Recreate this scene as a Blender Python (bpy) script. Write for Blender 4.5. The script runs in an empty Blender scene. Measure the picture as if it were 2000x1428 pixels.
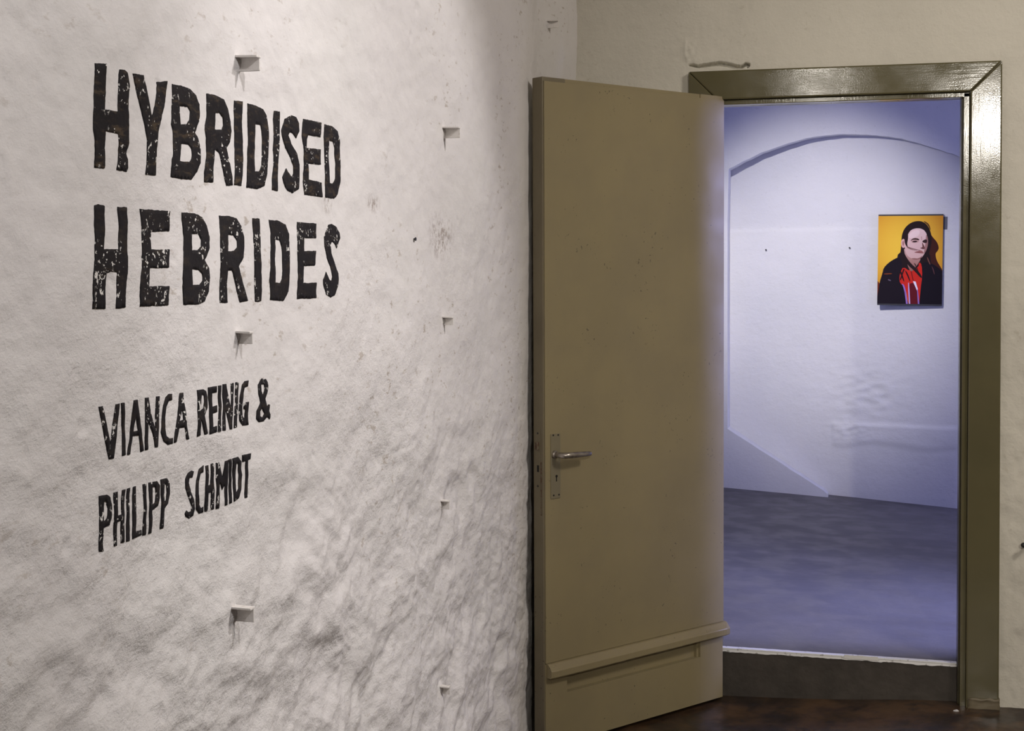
import bpy, bmesh, math
import numpy as np
from mathutils import Vector, Matrix
from mathutils.geometry import delaunay_2d_cdt, tessellate_polygon

# ------------------------------------------------------------------ camera
F_PX, PITCH, ROLL, CY, YAW = 2711.06, -0.0333493, -0.0040195, 98.02, -0.2441514
CAM = np.array([0.42793, -4.58547, 1.43090])
_f = np.array([math.sin(YAW)*math.cos(PITCH), math.cos(YAW)*math.cos(PITCH), math.sin(PITCH)])
_r0 = np.array([math.cos(YAW), -math.sin(YAW), 0.0]); _u0 = np.cross(_r0, _f)
_r = _r0*math.cos(ROLL) + _u0*math.sin(ROLL); _u = -_r0*math.sin(ROLL) + _u0*math.cos(ROLL)
scene = bpy.context.scene
col = scene.collection
cd = bpy.data.cameras.new('camera'); cam = bpy.data.objects.new('camera', cd); col.objects.link(cam)
cd.sensor_width = 36.0; cd.lens = 36.0*F_PX/2000.0; cd.shift_y = -CY/2000.0
cd.clip_start = 0.05; cd.clip_end = 60
cam.matrix_world = Matrix(((_r[0], _u[0], -_f[0], CAM[0]), (_r[1], _u[1], -_f[1], CAM[1]),
                           (_r[2], _u[2], -_f[2], CAM[2]), (0, 0, 0, 1)))
scene.camera = cam
vs = scene.view_settings
vs.view_transform = 'Standard'; vs.look = 'None'; vs.gamma = 1.0; vs.use_curve_mapping = False
vs.exposure = 0.0
# ------------------------------------------------------------------ world and lights
w = bpy.data.worlds.new('world'); scene.world = w; w.use_nodes = True
w.node_tree.nodes['Background'].inputs[0].default_value = (0.5, 0.55, 0.7, 1)
w.node_tree.nodes['Background'].inputs[1].default_value = 0.05

def aim(o, tgt):
    d = Vector(tgt) - o.location
    o.rotation_euler = d.to_track_quat('-Z', 'Y').to_euler()

def spot(name, loc, tgt, watt, colr, deg, blend, size):
    l = bpy.data.lights.new(name, 'SPOT'); l.energy = watt; l.color = colr
    l.spot_size = math.radians(deg); l.spot_blend = blend; l.shadow_soft_size = size
    o = bpy.data.objects.new(name, l); col.objects.link(o); o.location = loc; aim(o, tgt); return o

def area(name, loc, tgt, watt, colr, sx, sy):
    l = bpy.data.lights.new(name, 'AREA'); l.energy = watt; l.color = colr
    l.shape = 'RECTANGLE'; l.size = sx; l.size_y = sy
    o = bpy.data.objects.new(name, l); col.objects.link(o); o.location = loc; aim(o, tgt); return o

WARM = (1.0, 0.90, 0.80); NEUT = (1.0, 0.955, 0.945)
# ceiling track spots washing the lettered wall
spot('track_spot', (1.50, -2.00, 3.20), (-0.53, -1.85, 1.36), 114, NEUT, 49, 0.6, 0.03)
spot('track_spot', (1.40, -3.60, 3.20), (-0.53, -2.85, 1.30), 122, NEUT, 56, 0.7, 0.03)
# lamps at the rear of the room, turned to the doorway
spot('rear_spot', (1.35, -6.0, 2.45), (1.10, 0.0, 0.90), 285, (1.0, 0.93, 0.83), 44, 0.8, 0.045)
spot('rear_spot', (0.15, -6.0, 2.80), (0.80, 0.0, 1.40), 60, (1.0, 0.93, 0.83), 34, 0.8, 0.05)
area('ceiling_fill', (2.2, -2.2, 3.2), (1.2, -0.9, 0.6), 44, (1.0, 0.91, 0.82), 0.5, 0.5)  # unseen fill light, added to brighten the back wall and door
# the hall beyond the door: a spot on the far wall, daylight through the side openings
spot('hall_spot', (-0.28, 1.00, 2.62), (0.20, 3.45, 1.42), 255, (0.98, 0.94, 0.97), 44, 1.0, 0.02)
area('hall_daylight', (4.0, 0.60, 1.55), (0.3, 0.50, 0.6), 540, (0.42, 0.45, 1.0), 0.8, 1.6)
area('hall_daylight', (3.6, 2.75, 1.3), (0.0, 2.75, 0.6), 60, (0.44, 0.46, 1.0), 0.7, 1.6)

# ------------------------------------------------------------------ helpers
def ray(px, py):
    return _r*(px-1000.0)/F_PX + _u*(714.0-CY-py)/F_PX + _f
def on_y(px, py, y=0.0):
    d = ray(px, py); s = (y-CAM[1])/d[1]; return CAM + s*d
def on_plane(px, py, p0, n):
    d = ray(px, py); s = np.dot(np.array(p0)-CAM, n)/np.dot(d, n); return CAM + s*d

def lin(c):
    return tuple((v/12.92 if v <= 0.04045 else ((v+0.055)/1.055)**2.4) for v in [x/255.0 for x in c])

def _hash(ix, iy, seed):
    h = (ix.astype(np.int64)*374761393 + iy.astype(np.int64)*668265263 + seed*1442695041) & 0xffffffff
    h = ((h ^ (h >> 13))*1274126177) & 0xffffffff
    return ((h ^ (h >> 16)) & 0xffff)/65535.0*2*math.pi
def pn(x, y, seed=0):
    x = np.asarray(x, float); y = np.asarray(y, float)
    ix = np.floor(x); iy = np.floor(y); fx = x-ix; fy = y-iy
    u = fx**3*(fx*(fx*6-15)+10); v = fy**3*(fy*(fy*6-15)+10)
    def g(a, b):
        t = _hash(ix+a, iy+b, seed); return np.cos(t)*(fx-a)+np.sin(t)*(fy-b)
    return 1.5*((g(0,0)*(1-u)+g(1,0)*u)*(1-v) + (g(0,1)*(1-u)+g(1,1)*u)*v)
def fbm(x, y, seed=0, octv=4, gain=0.5):
    s = 0; a = 1.0
    for k in range(octv):
        s = s + a*pn(x*2**k, y*2**k, seed+k*17); a *= gain
    return s
def sst(e0, e1, x):
    t = np.clip((np.asarray(x, float)-e0)/(e1-e0), 0, 1); return t*t*(3-2*t)

def obj_from(name, verts, faces, mat, parent=None, smooth=False):
    me = bpy.data.meshes.new(name); me.from_pydata([tuple(v) for v in verts], [], [tuple(f) for f in faces])
    me.update(); o = bpy.data.objects.new(name, me); col.objects.link(o)
    if mat: me.materials.append(mat)
    if parent: o.parent = parent
    if smooth:
        for p in me.polygons: p.use_smooth = True
    return o

def grid_obj(name, P, mat, parent=None, drop=None, smooth=True, flip=False):
    """P: (n,m,3) array of points"""
    n, m, _ = P.shape
    idx = np.arange(n*m).reshape(n, m)
    q = np.stack([idx[:-1,:-1], idx[1:,:-1], idx[1:,1:], idx[:-1,1:]], -1)
    if drop is not None: q = q[~drop]
    q = q.reshape(-1, 4)
    if flip: q = q[:, ::-1]
    me = bpy.data.meshes.new(name)
    me.vertices.add(n*m); me.vertices.foreach_set('co', P.reshape(-1).astype(np.float32))
    k = len(q); me.loops.add(k*4); me.loops.foreach_set('vertex_index', q.reshape(-1).astype(np.int32))
    me.polygons.add(k); me.polygons.foreach_set('loop_start', (np.arange(k)*4).astype(np.int32))
    if smooth: me.polygons.foreach_set('use_smooth', np.ones(k, bool))
    me.update(calc_edges=True); me.validate()
    if mat: me.materials.append(mat)
    o = bpy.data.objects.new(name, me); col.objects.link(o)
    if parent: o.parent = parent
    return o

def box_bm(bm, x0, x1, y0, y1, z0, z1):
    vs_ = [bm.verts.new(p) for p in ((x0,y0,z0),(x1,y0,z0),(x1,y1,z0),(x0,y1,z0),(x0,y0,z1),(x1,y0,z1),(x1,y1,z1),(x0,y1,z1))]
    for f in ((0,3,2,1),(4,5,6,7),(0,1,5,4),(1,2,6,5),(2,3,7,6),(3,0,4,7)): bm.faces.new([vs_[i] for i in f])
def finish(name, bm, mat, parent=None, bevel=0.0, seg=2, smooth=False):
    if bevel: bmesh.ops.bevel(bm, geom=list(bm.edges), offset=bevel, segments=seg, affect='EDGES', profile=0.6)
    bmesh.ops.recalc_face_normals(bm, faces=list(bm.faces))
    me = bpy.data.meshes.new(name); bm.to_mesh(me); bm.free()
    if mat: me.materials.append(mat)
    o = bpy.data.objects.new(name, me); col.objects.link(o)
    if parent: o.parent = parent
    if smooth:
        for p in me.polygons: p.use_smooth = True
    return o
def box(name, x0, x1, y0, y1, z0, z1, mat, parent=None, bevel=0.0, seg=2):
    bm = bmesh.new(); box_bm(bm, x0, x1, y0, y1, z0, z1); return finish(name, bm, mat, parent, bevel, seg)
def cyl_bm(bm, p0, p1, r0, r1=None, n=16, cap=True):
    p0 = Vector(p0); p1 = Vector(p1); r1 = r0 if r1 is None else r1
    d = (p1-p0).normalized(); a = d.orthogonal().normalized(); b = d.cross(a)
    A = [bm.verts.new(p0 + (a*math.cos(2*math.pi*k/n) + b*math.sin(2*math.pi*k/n))*r0) for k in range(n)]
    B = [bm.verts.new(p1 + (a*math.cos(2*math.pi*k/n) + b*math.sin(2*math.pi*k/n))*r1) for k in range(n)]
    for k in range(n): bm.faces.new((A[k], A[(k+1)%n], B[(k+1)%n], B[k]))
    if cap: bm.faces.new(A[::-1]); bm.faces.new(B)
def sweep_bm(bm, pts, rad, n=14, squash=1.0, up=(0,0,1)):
    """tube along pts with radius list; squash scales the ring along 'up'"""
    rings = []
    for i, p in enumerate(pts):
        p = Vector(p); q = Vector(pts[min(i+1, len(pts)-1)]); o = Vector(pts[max(i-1, 0)])
        d = (q-o).normalized(); a = Vector(up); a = (a - d*a.dot(d)).normalized(); b = d.cross(a)
        rings.append([bm.verts.new(p + (a*math.cos(2*math.pi*k/n)*squash + b*math.sin(2*math.pi*k/n))*rad[i]) for k in range(n)])
    for A, B in zip(rings, rings[1:]):
        for k in range(n): bm.faces.new((A[k], A[(k+1)%n], B[(k+1)%n], B[k]))
    bm.faces.new(rings[0][::-1]); bm.faces.new(rings[-1])
def prism(name, pts2, y0, y1, mat, parent=None, bevel=0.0):
    """(x,z) outline extruded in y"""
    bm = bmesh.new()
    A = [bm.verts.new((p[0], y0, p[1])) for p in pts2]; B = [bm.verts.new((p[0], y1, p[1])) for p in pts2]
    bm.faces.new(A); bm.faces.new(B[::-1]); n = len(pts2)
    for k in range(n): bm.faces.new((A[k], B[k], B[(k+1)%n], A[(k+1)%n]))
    return finish(name, bm, mat, parent, bevel)
def empty(name, loc=(0,0,0), rz=0.0):
    o = bpy.data.objects.new(name, None); col.objects.link(o); o.location = loc; o.rotation_euler = (0, 0, rz)
    o.empty_display_size = 0.1; return o
def tag(o, label=None, cat=None, group=None, kind=None):
    if label: o['label'] = label
    if cat: o['category'] = cat
    if group: o['group'] = group
    if kind: o['kind'] = kind
    return o

# ------------------------------------------------------------------ materials
class NT:
    def __init__(s, name):
        s.m = bpy.data.materials.new(name); s.m.use_nodes = True; s.t = s.m.node_tree
        s.b = s.t.nodes['Principled BSDF']; s.co = None
    def n(s, typ, **kw):
        x = s.t.nodes.new(typ)
        for k, v in kw.items(): setattr(x, k, v)
        return x
    def link(s, a, b): s.t.links.new(a, b)
    def coord(s, rot=(0,0,0), scale=(1,1,1)):
        if s.co is None: s.co = s.n('ShaderNodeTexCoord').outputs['Object']
        mp = s.n('ShaderNodeMapping'); mp.inputs['Rotation'].default_value = rot; mp.inputs['Scale'].default_value = scale
        s.link(s.co, mp.inputs['Vector']); return mp.outputs[0]
    def noise(s, scale, detail=3, rough=0.5, rot=(0,0,0), sc=(1,1,1), dist=0.0):
        x = s.n('ShaderNodeTexNoise'); x.inputs['Scale'].default_value = scale; x.inputs['Detail'].default_value = detail
        x.inputs['Roughness'].default_value = rough; x.inputs['Distortion'].default_value = dist
        s.link(s.coord(rot, sc), x.inputs['Vector']); return x.outputs['Fac']
    def ramp(s, src, a, b, lo=0.0, hi=1.0):
        x = s.n('ShaderNodeMapRange'); x.interpolation_type = 'SMOOTHSTEP'
        x.inputs['From Min'].default_value = a; x.inputs['From Max'].default_value = b
        x.inputs['To Min'].default_value = lo; x.inputs['To Max'].default_value = hi
        s.link(src, x.inputs['Value']); return x.outputs[0]
    def math(s, op, a, b):
        x = s.n('ShaderNodeMath', operation=op)
        for i, v in enumerate((a, b)):
            if isinstance(v, (int, float)): x.inputs[i].default_value = v
            else: s.link(v, x.inputs[i])
        return x.outputs[0]
    def mix(s, fac, a, b):
        x = s.n('ShaderNodeMix', data_type='RGBA')
        if isinstance(fac, (int, float)): x.inputs[0].default_value = fac
        else: s.link(fac, x.inputs[0])
        for i, v in ((6, a), (7, b)):
            if isinstance(v, tuple): x.inputs[i].default_value = (*v[:3], 1)
            else: s.link(v, x.inputs[i])
        return x.outputs[2]
    def base(s, c):
        if isinstance(c, tuple): s.b.inputs['Base Color'].default_value = (*c[:3], 1)
        else: s.link(c, s.b.inputs['Base Color'])
    def rough(s, v):
        if isinstance(v, (int, float)): s.b.inputs['Roughness'].default_value = v
        else: s.link(v, s.b.inputs['Roughness'])
    def bump(s, items):
        """items: (socket, distance in metres)"""
        prev = None
        for sock, dist in items:
            x = s.n('ShaderNodeBump'); x.inputs['Strength'].default_value = 1.0; x.inputs['Distance'].default_value = dist
            s.link(sock, x.inputs['Height'])
            if prev: s.link(prev, x.inputs['Normal'])
            prev = x.outputs[0]
        s.link(prev, s.b.inputs['Normal'])
    def spec(s, v): s.b.inputs['Specular IOR Level'].default_value = v

def mat_plaster(name, c1, c2, stain, stain_amt, fine=1.0, aniso_rot=(0,0,0), aniso_sc=(1,1,1), asp=0.0012):
    m = NT(name)
    base = m.mix(m.ramp(m.noise(2.2, 4, 0.6), 0.35, 0.7), c1, c2)
    spots = m.math('MULTIPLY', m.ramp(m.noise(55, 3, 0.6), 0.60, 0.74), m.ramp(m.noise(4.5, 2), 0.42, 0.62))
    base = m.mix(m.math('MULTIPLY', spots, stain_amt), base, stain)
    m.base(base); m.rough(0.9); m.spec(0.2)
    m.bump([(m.noise(28, 5, 0.62), 0.006*fine), (m.noise(130, 4, 0.65), 0.0016*fine),
            (m.noise(60, 3, 0.6, aniso_rot, aniso_sc), asp)])
    return m.m

def mat_paint(name, c, c2, rough=0.4, stain=(0.05, 0.04, 0.03), amt=0.4, bump=0.0006, vert=True, spec=0.5, chips=0.0):
    m = NT(name)
    b = m.mix(m.ramp(m.noise(3.0, 4, 0.6), 0.35, 0.68), c, c2)
    sp = m.math('MULTIPLY', m.ramp(m.noise(90, 3, 0.6), 0.65, 0.71), m.ramp(m.noise(7, 2), 0.48, 0.62))
    b = m.mix(m.math('MULTIPLY', sp, amt), b, stain)
    m.base(b); m.rough(m.ramp(m.noise(6, 3), 0.3, 0.7, rough*0.85, rough*1.2)); m.spec(spec)
    m.bump([(m.noise(25, 3, 0.5, (0,0,0), (1, 1, 0.12) if vert else (0.12, 1, 1)), bump*3), (m.noise(220, 3, 0.6), bump*0.35)])
    return m.m

M = {}
m = NT('white_plaster_rough')
b = m.mix(m.ramp(m.noise(1.6, 4, 0.6), 0.35, 0.7), (0.785, 0.76, 0.757), (0.735, 0.716, 0.704))
spots = m.math('MULTIPLY', m.ramp(m.noise(48, 4, 0.65, (0.26,0,0), (1, 0.6, 1.3)), 0.58, 0.70), m.ramp(m.noise(2.6, 3), 0.45, 0.62))
b = m.mix(m.math('MULTIPLY', spots, 0.55), b, (0.34, 0.27, 0.2))
geo = m.coord()
def blotch(mm, p, r, sc):
    v = mm.n('ShaderNodeVectorMath', operation='SUBTRACT'); mm.link(geo, v.inputs[0]); v.inputs[1].default_value = p
    s_ = mm.n('ShaderNodeVectorMath', operation='MULTIPLY'); mm.link(v.outputs[0], s_.inputs[0]); s_.inputs[1].default_value = sc
    l = mm.n('ShaderNodeVectorMath', operation='LENGTH'); mm.link(s_.outputs[0], l.inputs[0])
    return mm.ramp(l.outputs['Value'], 0.15*r, r, 1.0, 0.0)
def _wallpt(px, py):
    d = ray(px, py); s = (-0.53-CAM[0])/d[0]; return tuple(CAM + s*d)
for (px, py, r, sc) in ((864, 462, 0.075, (0, 0.55, 1)), (640, 395, 0.03, (0, 0.8, 1)), (735, 398, 0.025, (0, 0.4, 1))):
    k = m.math('MULTIPLY', blotch(m, _wallpt(px, py), r, sc), m.ramp(m.noise(70, 4, 0.7), 0.42, 0.66))
    b = m.mix(m.math('MULTIPLY', k, 0.75), b, (0.25, 0.19, 0.16))
m.base(b); m.rough(0.92); m.spec(0.15)
low = m.ramp(m.noise(2.5, 2), 0.35, 0.65)
sep = m.n('ShaderNodeSeparateXYZ'); m.link(geo, sep.inputs[0])
wav = m.math('ADD', sep.outputs['Z'], m.ramp(m.noise(2.0, 3), 0.3, 0.7, -0.35, 0.35))
rgh = m.ramp(wav, 0.75, 1.75, 1.0, 0.42)
m.bump([(m.math('MULTIPLY', m.noise(16, 6, 0.60), rgh), 0.0066), (m.math('MULTIPLY', m.noise(90, 5, 0.72), rgh), 0.0024),
        (m.math('MULTIPLY', m.noise(24, 5, 0.68, (-0.25, 0, 0), (1, 0.55, 2.4)), rgh), 0.0017)])
M['plaster'] = m.m
M['plaster_back'] = mat_plaster('painted_plaster', (0.64, 0.61, 0.53), (0.585, 0.558, 0.485), (0.35, 0.3, 0.22), 0.3, 0.55, asp=0.0005)
M['plaster_hall'] = mat_plaster('hall_plaster', (0.74, 0.735, 0.74), (0.70, 0.70, 0.71), (0.4, 0.38, 0.36), 0.2, 0.5, asp=0.0006, aniso_sc=(0.4, 1, 2.0))
def mat_gloss(name, vert):
    m = NT(name)
    b = m.mix(m.ramp(m.noise(3.0, 4, 0.6), 0.35, 0.68), (0.118, 0.104, 0.055), (0.102, 0.090, 0.048))
    m.base(b); m.rough(m.ramp(m.noise(9, 3), 0.3, 0.7, 0.09, 0.16)); m.spec(0.3)
    st = (1, 1, 0.07) if vert else (0.07, 1, 1)
    m.bump([(m.noise(9, 2, 0.5), 0.0003), (m.noise(150, 3, 0.6, (0,0,0), st), 0.00016), (m.noise(260, 2, 0.6), 0.00008)])
    return m.m
M['casing'] = mat_gloss('olive_gloss_paint', True); M['casing_head'] = mat_gloss('olive_gloss_paint_head', False)
M['lining'] = mat_paint('olive_lining_paint', (0.10, 0.09, 0.05), (0.085, 0.078, 0.045), 0.3, bump=0.0004, vert=False, spec=0.4)
M['door'] = mat_paint('beige_door_paint', (0.300, 0.250, 0.140), (0.268, 0.224, 0.130), 0.42, amt=0.7, bump=0.00025, spec=0.4)
M['dooredge'] = mat_paint('worn_door_edge_paint', (0.19, 0.16, 0.10), (0.16, 0.132, 0.085), 0.5, (0.06, 0.04, 0.025), 0.8, 0.0005)
M['plate'] = mat_paint('painted_plate', (0.225, 0.195, 0.125), (0.2, 0.175, 0.115), 0.38, bump=0.0002)
m = NT('dark_hole'); m.base((0.012, 0.011, 0.009)); m.rough(0.9); M['dark'] = m.m
m = NT('worn_steel'); m.base(m.mix(m.ramp(m.noise(60, 3), 0.4, 0.6), (0.42, 0.38, 0.34), (0.30, 0.27, 0.24)))
m.b.inputs['Metallic'].default_value = 0.85; m.rough(0.32); M['steel'] = m.m
m = NT('black_iron'); m.base((0.018, 0.017, 0.016)); m.rough(0.42); M['iron'] = m.m
m = NT('rust'); m.base(m.mix(m.ramp(m.noise(120, 3), 0.4, 0.6), (0.09, 0.045, 0.025), (0.15, 0.12, 0.08))); m.rough(0.8); M['rust'] = m.m
m = NT('bracket_white'); m.base(m.mix(m.ramp(m.noise(90, 3), 0.55, 0.75), (0.78, 0.75, 0.72), (0.55, 0.50, 0.45))); m.rough(0.8)
m.bump([(m.noise(140, 3), 0.0008)]); M['bracket'] = m.m
m = NT('chip_white'); m.base((0.75, 0.74, 0.72)); m.rough(0.8); M['chip'] = m.m
# floors
m = NT('brown_worn_floor')
b = m.mix(m.ramp(m.noise(5.5, 5, 0.65, dist=0.6), 0.38, 0.66), (0.026, 0.016, 0.011), (0.10, 0.055, 0.026))
b = m.mix(m.ramp(m.noise(14, 5, 0.7), 0.5, 0.72), b, (0.022, 0.017, 0.015)); m.base(b)
m.rough(m.ramp(m.noise(9, 3), 0.35, 0.65, 0.28, 0.5)); m.bump([(m.noise(18, 4), 0.0016), (m.noise(120, 3), 0.0004)]); M['floor'] = m.m
m = NT('grey_hall_floor')
b = m.mix(m.ramp(m.noise(3.5, 5, 0.6, (0, 0, -0.15), (0.6, 1.2, 1)), 0.3, 0.7), (0.118, 0.110, 0.106), (0.150, 0.140, 0.134))
b = m.mix(m.ramp(m.noise(22, 4, 0.7, (0, 0, -0.12), (0.16, 1.5, 1)), 0.68, 0.78, 0.0, 0.5), b, (0.07, 0.065, 0.065)); m.base(b)
m.rough(m.ramp(m.noise(7, 3), 0.35, 0.65, 0.5, 0.7)); m.bump([(m.noise(8, 4), 0.002), (m.noise(90, 3), 0.0005)]); M['hallfloor'] = m.m
m = NT('dark_step_paint')
b = m.mix(m.ramp(m.noise(9, 5, 0.65), 0.35, 0.7), (0.040, 0.033, 0.027), (0.062, 0.052, 0.043)); m.base(b); m.rough(0.55)
m.bump([(m.noise(40, 4), 0.0012)]); M['riser'] = m.m
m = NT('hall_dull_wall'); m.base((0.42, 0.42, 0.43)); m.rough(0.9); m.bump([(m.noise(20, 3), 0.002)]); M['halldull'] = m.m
m = NT('white_edge_paint'); m.base(m.mix(m.ramp(m.noise(70, 4), 0.6, 0.7), (0.88, 0.88, 0.88), (0.5, 0.48, 0.46))); m.rough(0.6); M['edge'] = m.m
m = NT('ceiling_white'); m.base((0.6, 0.57, 0.52)); m.rough(0.9); m.bump([(m.noise(20, 3), 0.002)]); M['ceil'] = m.m
m = NT('room_wall_white'); m.base((0.5, 0.47, 0.42)); m.rough(0.9); m.bump([(m.noise(20, 3), 0.002)]); M['roomwall'] = m.m
# black hand painted lettering, broken where the paint missed the pits
def mat_letter(name, brown, chip_lo):
    m = NT(name)
    b = m.mix(m.ramp(m.noise(45, 5, 0.7, (-0.6, 0, 0), (1, 0.5, 1.8)), 0.5, 0.75, 0, brown), (0.013, 0.011, 0.013), (0.10, 0.07, 0.042))
    sp = m.math('MULTIPLY', m.ramp(m.noise(135, 3, 0.62), chip_lo, chip_lo+0.02), m.ramp(m.noise(13, 3, 0.6), 0.50, 0.56))
    b = m.mix(sp, b, (0.78, 0.76, 0.73)); m.base(b); m.rough(0.72); m.spec(0.25)
    m.bump([(m.noise(26, 5, 0.60), 0.0025), (m.noise(110, 4, 0.68), 0.0009)])
    return m.m
M['ink_brown'] = mat_letter('black_lettering_worn', 0.9, 0.62)
M['ink'] = mat_letter('black_lettering', 0.3, 0.60)

# ------------------------------------------------------------------ lettered left wall
WX = -0.530
def h_smooth(y, z):
    h = 0.012*pn(y*1.5+3.1, z*1.7+0.4, 5) + 0.006*pn(y*3.3, z*3.6+9.0, 8)
    h = h + 0.036*sst(-0.50, 0.02, y)**1.6          # the wall swells into the corner
    k = np.exp(-((np.asarray(y)+0.6)/0.17)**2)       # a straighter strip beside the open door
    return h*(1-k) + k*(0.003 + 0.013*sst(0.1, 1.7, z))
def h_full(y, z):
    h = h_smooth(y, z)
    lowm = 0.16 + 0.84*sst(1.30, 0.60, z + 0.14*pn(y*1.3, z*1.3, 77) + 0.06*(y+1.6))
    a = 0.06; c, s = math.cos(a), math.sin(a)
    wy = y + 0.09*pn(y*3.5, z*3.5, 31); wz = z + 0.06*pn(y*4, z*4, 32)
    p = c*wy + s*wz; q = -s*wy + c*wz
    r0 = pn(p*2.6+4, q*5.5, 40); r1 = pn(p*6.2, q*10.5, 41); r2 = pn(p*13.0, q*20.0, 43)
    brk = 0.35 + 0.65*sst(-0.3, 0.5, pn(y*2.0+5, z*2.4, 47))
    h = h + lowm*(1-0.75*np.exp(-((y+0.6)/0.15)**2))*(0.0130*r0 + brk*(0.0105*np.sign(r1)*np.abs(r1)**0.8 + 0.0060*r2))
    h = h + (0.0015+0.0030*lowm)*fbm(y*11, z*13, 51, 3, 0.5) + 0.0030*lowm*np.clip(pn(c*y*16+s*z*16, -s*y*26+c*z*26, 53)-0.05, 0, 1) + 0.0010*(0.2+lowm)*fbm(y*38, z*42, 55, 2, 0.6)
    # comb marks of a scraper
    m1 = sst(0.55, 0.75, pn(y*3.0+7, z*3.0+2, 61)+0.5)*lowm
    h = h + 0.0012*m1*pn((0.55*y + z)*75, (y-0.55*z)*7, 63)
    # small pits
    pt = pn(y*26, z*28, 71)
    h = h - 0.003*sst(0.60, 0.85, pt)*sst(0.1, 0.45, pn(y*2.2, z*2.2, 73))
    return h
ya = [-7.0, -6.0, -5.2, -4.5, -4.0, -3.7]
yv = -3.5
while yv < 0.03:
    ya.append(yv); yv += 0.0042 + 0.0038*max(0, min(1, (yv+3.2)/2.6))
ya = np.array(ya); za = np.concatenate([np.arange(-0.06, 2.52, 0.0042), [2.6, 2.75, 2.95, 3.15, 3.3]])
YY, ZZ = np.meshgrid(ya, za, indexing='ij')
HH = h_full(YY, ZZ)
wall_left = tag(grid_obj('wall_left', np.stack([WX+HH, YY, ZZ], -1), M['plaster'], flip=True),
                'rough whitewashed plaster wall carrying the black lettering', kind='structure')
def wall_h(y, z):
    """bilinear lookup in the wall's own grid"""
    y = np.asarray(y, float); z = np.asarray(z, float)
    i = np.clip(np.searchsorted(ya, y)-1, 0, len(ya)-2); j = np.clip(np.searchsorted(za, z)-1, 0, len(za)-2)
    a = np.clip((y-ya[i])/(ya[i+1]-ya[i]), 0, 1); b = np.clip((z-za[j])/(za[j+1]-za[j]), 0, 1)
    return (HH[i,j]*(1-a)*(1-b) + HH[i+1,j]*a*(1-b) + HH[i,j+1]*(1-a)*b + HH[i+1,j+1]*a*b)
_oy, _oz = np.meshgrid(np.linspace(-0.010, 0.010, 5), np.linspace(-0.008, 0.008, 5))
def on_left(px, py):
    d = ray(px, py); x = WX
    for _ in range(9):
        s = (x-CAM[0])/d[0]; P = CAM + s*d
        x = 0.4*x + 0.6*(WX + float(np.mean(wall_h(P[1]+_oy, P[2]+_oz))))
    return P[1], P[2]

# ------------------------------------------------------------------ back wall with the doorway
BW = 0.022        # wall face behind the casing
OX0, OX1, OZ1 = -0.055, 0.815, 2.03
def u_axis(a, b, step): return np.linspace(a, b, int(round((b-a)/step))+1)
xb = np.concatenate([u_axis(-0.62, -0.13, 0.008)[:-1], u_axis(-0.13, OX0, 0.0025)[:-1], u_axis(OX0, 0.10, 0.0025)[:-1],
                     u_axis(0.10, OX1, 0.012)[:-1], u_axis(OX1, 1.15, 0.006)[:-1], u_axis(1.15, 3.4, 0.06)])
zb = np.concatenate([u_axis(-0.06, OZ1, 0.008)[:-1], u_axis(OZ1, 2.07, 0.006)[:-1], u_axis(2.07, 2.125, 0.0022)[:-1],
                     u_axis(2.125, 2.5, 0.008)[:-1], u_axis(2.5, 3.3, 0.05)])
XX, ZB = np.meshgrid(xb, zb, indexing='ij')
hb = 0.004*pn(XX*2.3, ZB*2.0, 101) + 0.0016*fbm(XX*8, ZB*8, 103, 3) + 0.0006*fbm(XX*40, ZB*30, 104, 2)
hb = hb + sst(0.80, 0.90, XX)*sst(2.0, 0.9, ZB)*(0.004*fbm(XX*14, ZB*9, 107, 3, 0.6))
def polydist(X, Z, pts):
    d = np.full(X.shape, 9.0)
    for (ax, az, w0), (bx, bz, w1) in zip(pts, pts[1:]):
        t = np.clip(((X-ax)*(bx-ax)+(Z-az)*(bz-az))/((bx-ax)**2+(bz-az)**2), 0, 1)
        d = np.minimum(d, np.hypot(X-ax-t*(bx-ax), Z-az-t*(bz-az)) - (w0+t*(w1-w0)))
    return d
crk = []
for (zx, zy, wd) in ((78,139,.8),(130,146,1.6),(160,142,2.4),(200,136,2.0),(250,130,2.6),(300,138,2.8),(340,147,2.2),(375,150,1.8),(395,140,1.6),(405,131,1.5),(418,136,1.4),(414,148,1.2)):
    p = on_y(1320+.34*zx, 80+.34*zy, BW); crk.append((p[0], p[2], wd*0.0021))
hb = hb - 0.045*sst(0.0022, -0.0008, polydist(XX, ZB, crk) + 0.0014*pn(XX*160, ZB*160, 111))
for (px, py, rr, am) in ((1338, 92, 0.03, 0.006), (1345, 112, 0.022, 0.004), (1708, 37, 0.012, -0.002)):
    p = on_y(px, py, BW); hb = hb + am*np.exp(-((XX-p[0])**2+(ZB-p[2])**2)/rr**2)*(1 if am < 0 else (0.6+pn(XX*60, ZB*60, 113)))
xc, zc = (xb[:-1]+xb[1:])/2, (zb[:-1]+zb[1:])/2
drop = ((xc > OX0) & (xc < OX1))[:,None] & (zc < OZ1)[None,:]
wall_back = tag(grid_obj('wall_back', np.stack([XX, BW-hb, ZB], -1), M['plaster_back'], drop=drop),
                'cream painted wall around the doorway', kind='structure')
# thickness of that wall: the hall side
pr = [(-2.2, 2.8)]
bm = bmesh.new()
for (a0, a1, b0, b1) in ((OX0, OX1, 0.07, 0.11), (-0.22, 1.30, 0.11, 0.27)):
    box_bm(bm, -2.2, a0, b0, b1, -0.05, 3.3); box_bm(bm, a1, 2.8, b0, b1, -0.05, 3.3); box_bm(bm, a0, a1, b0, b1, 2.03 if b1 < 0.2 else 2.25, 3.3)
finish('hall_side', bm, M['halldull'], wall_back)

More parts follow.
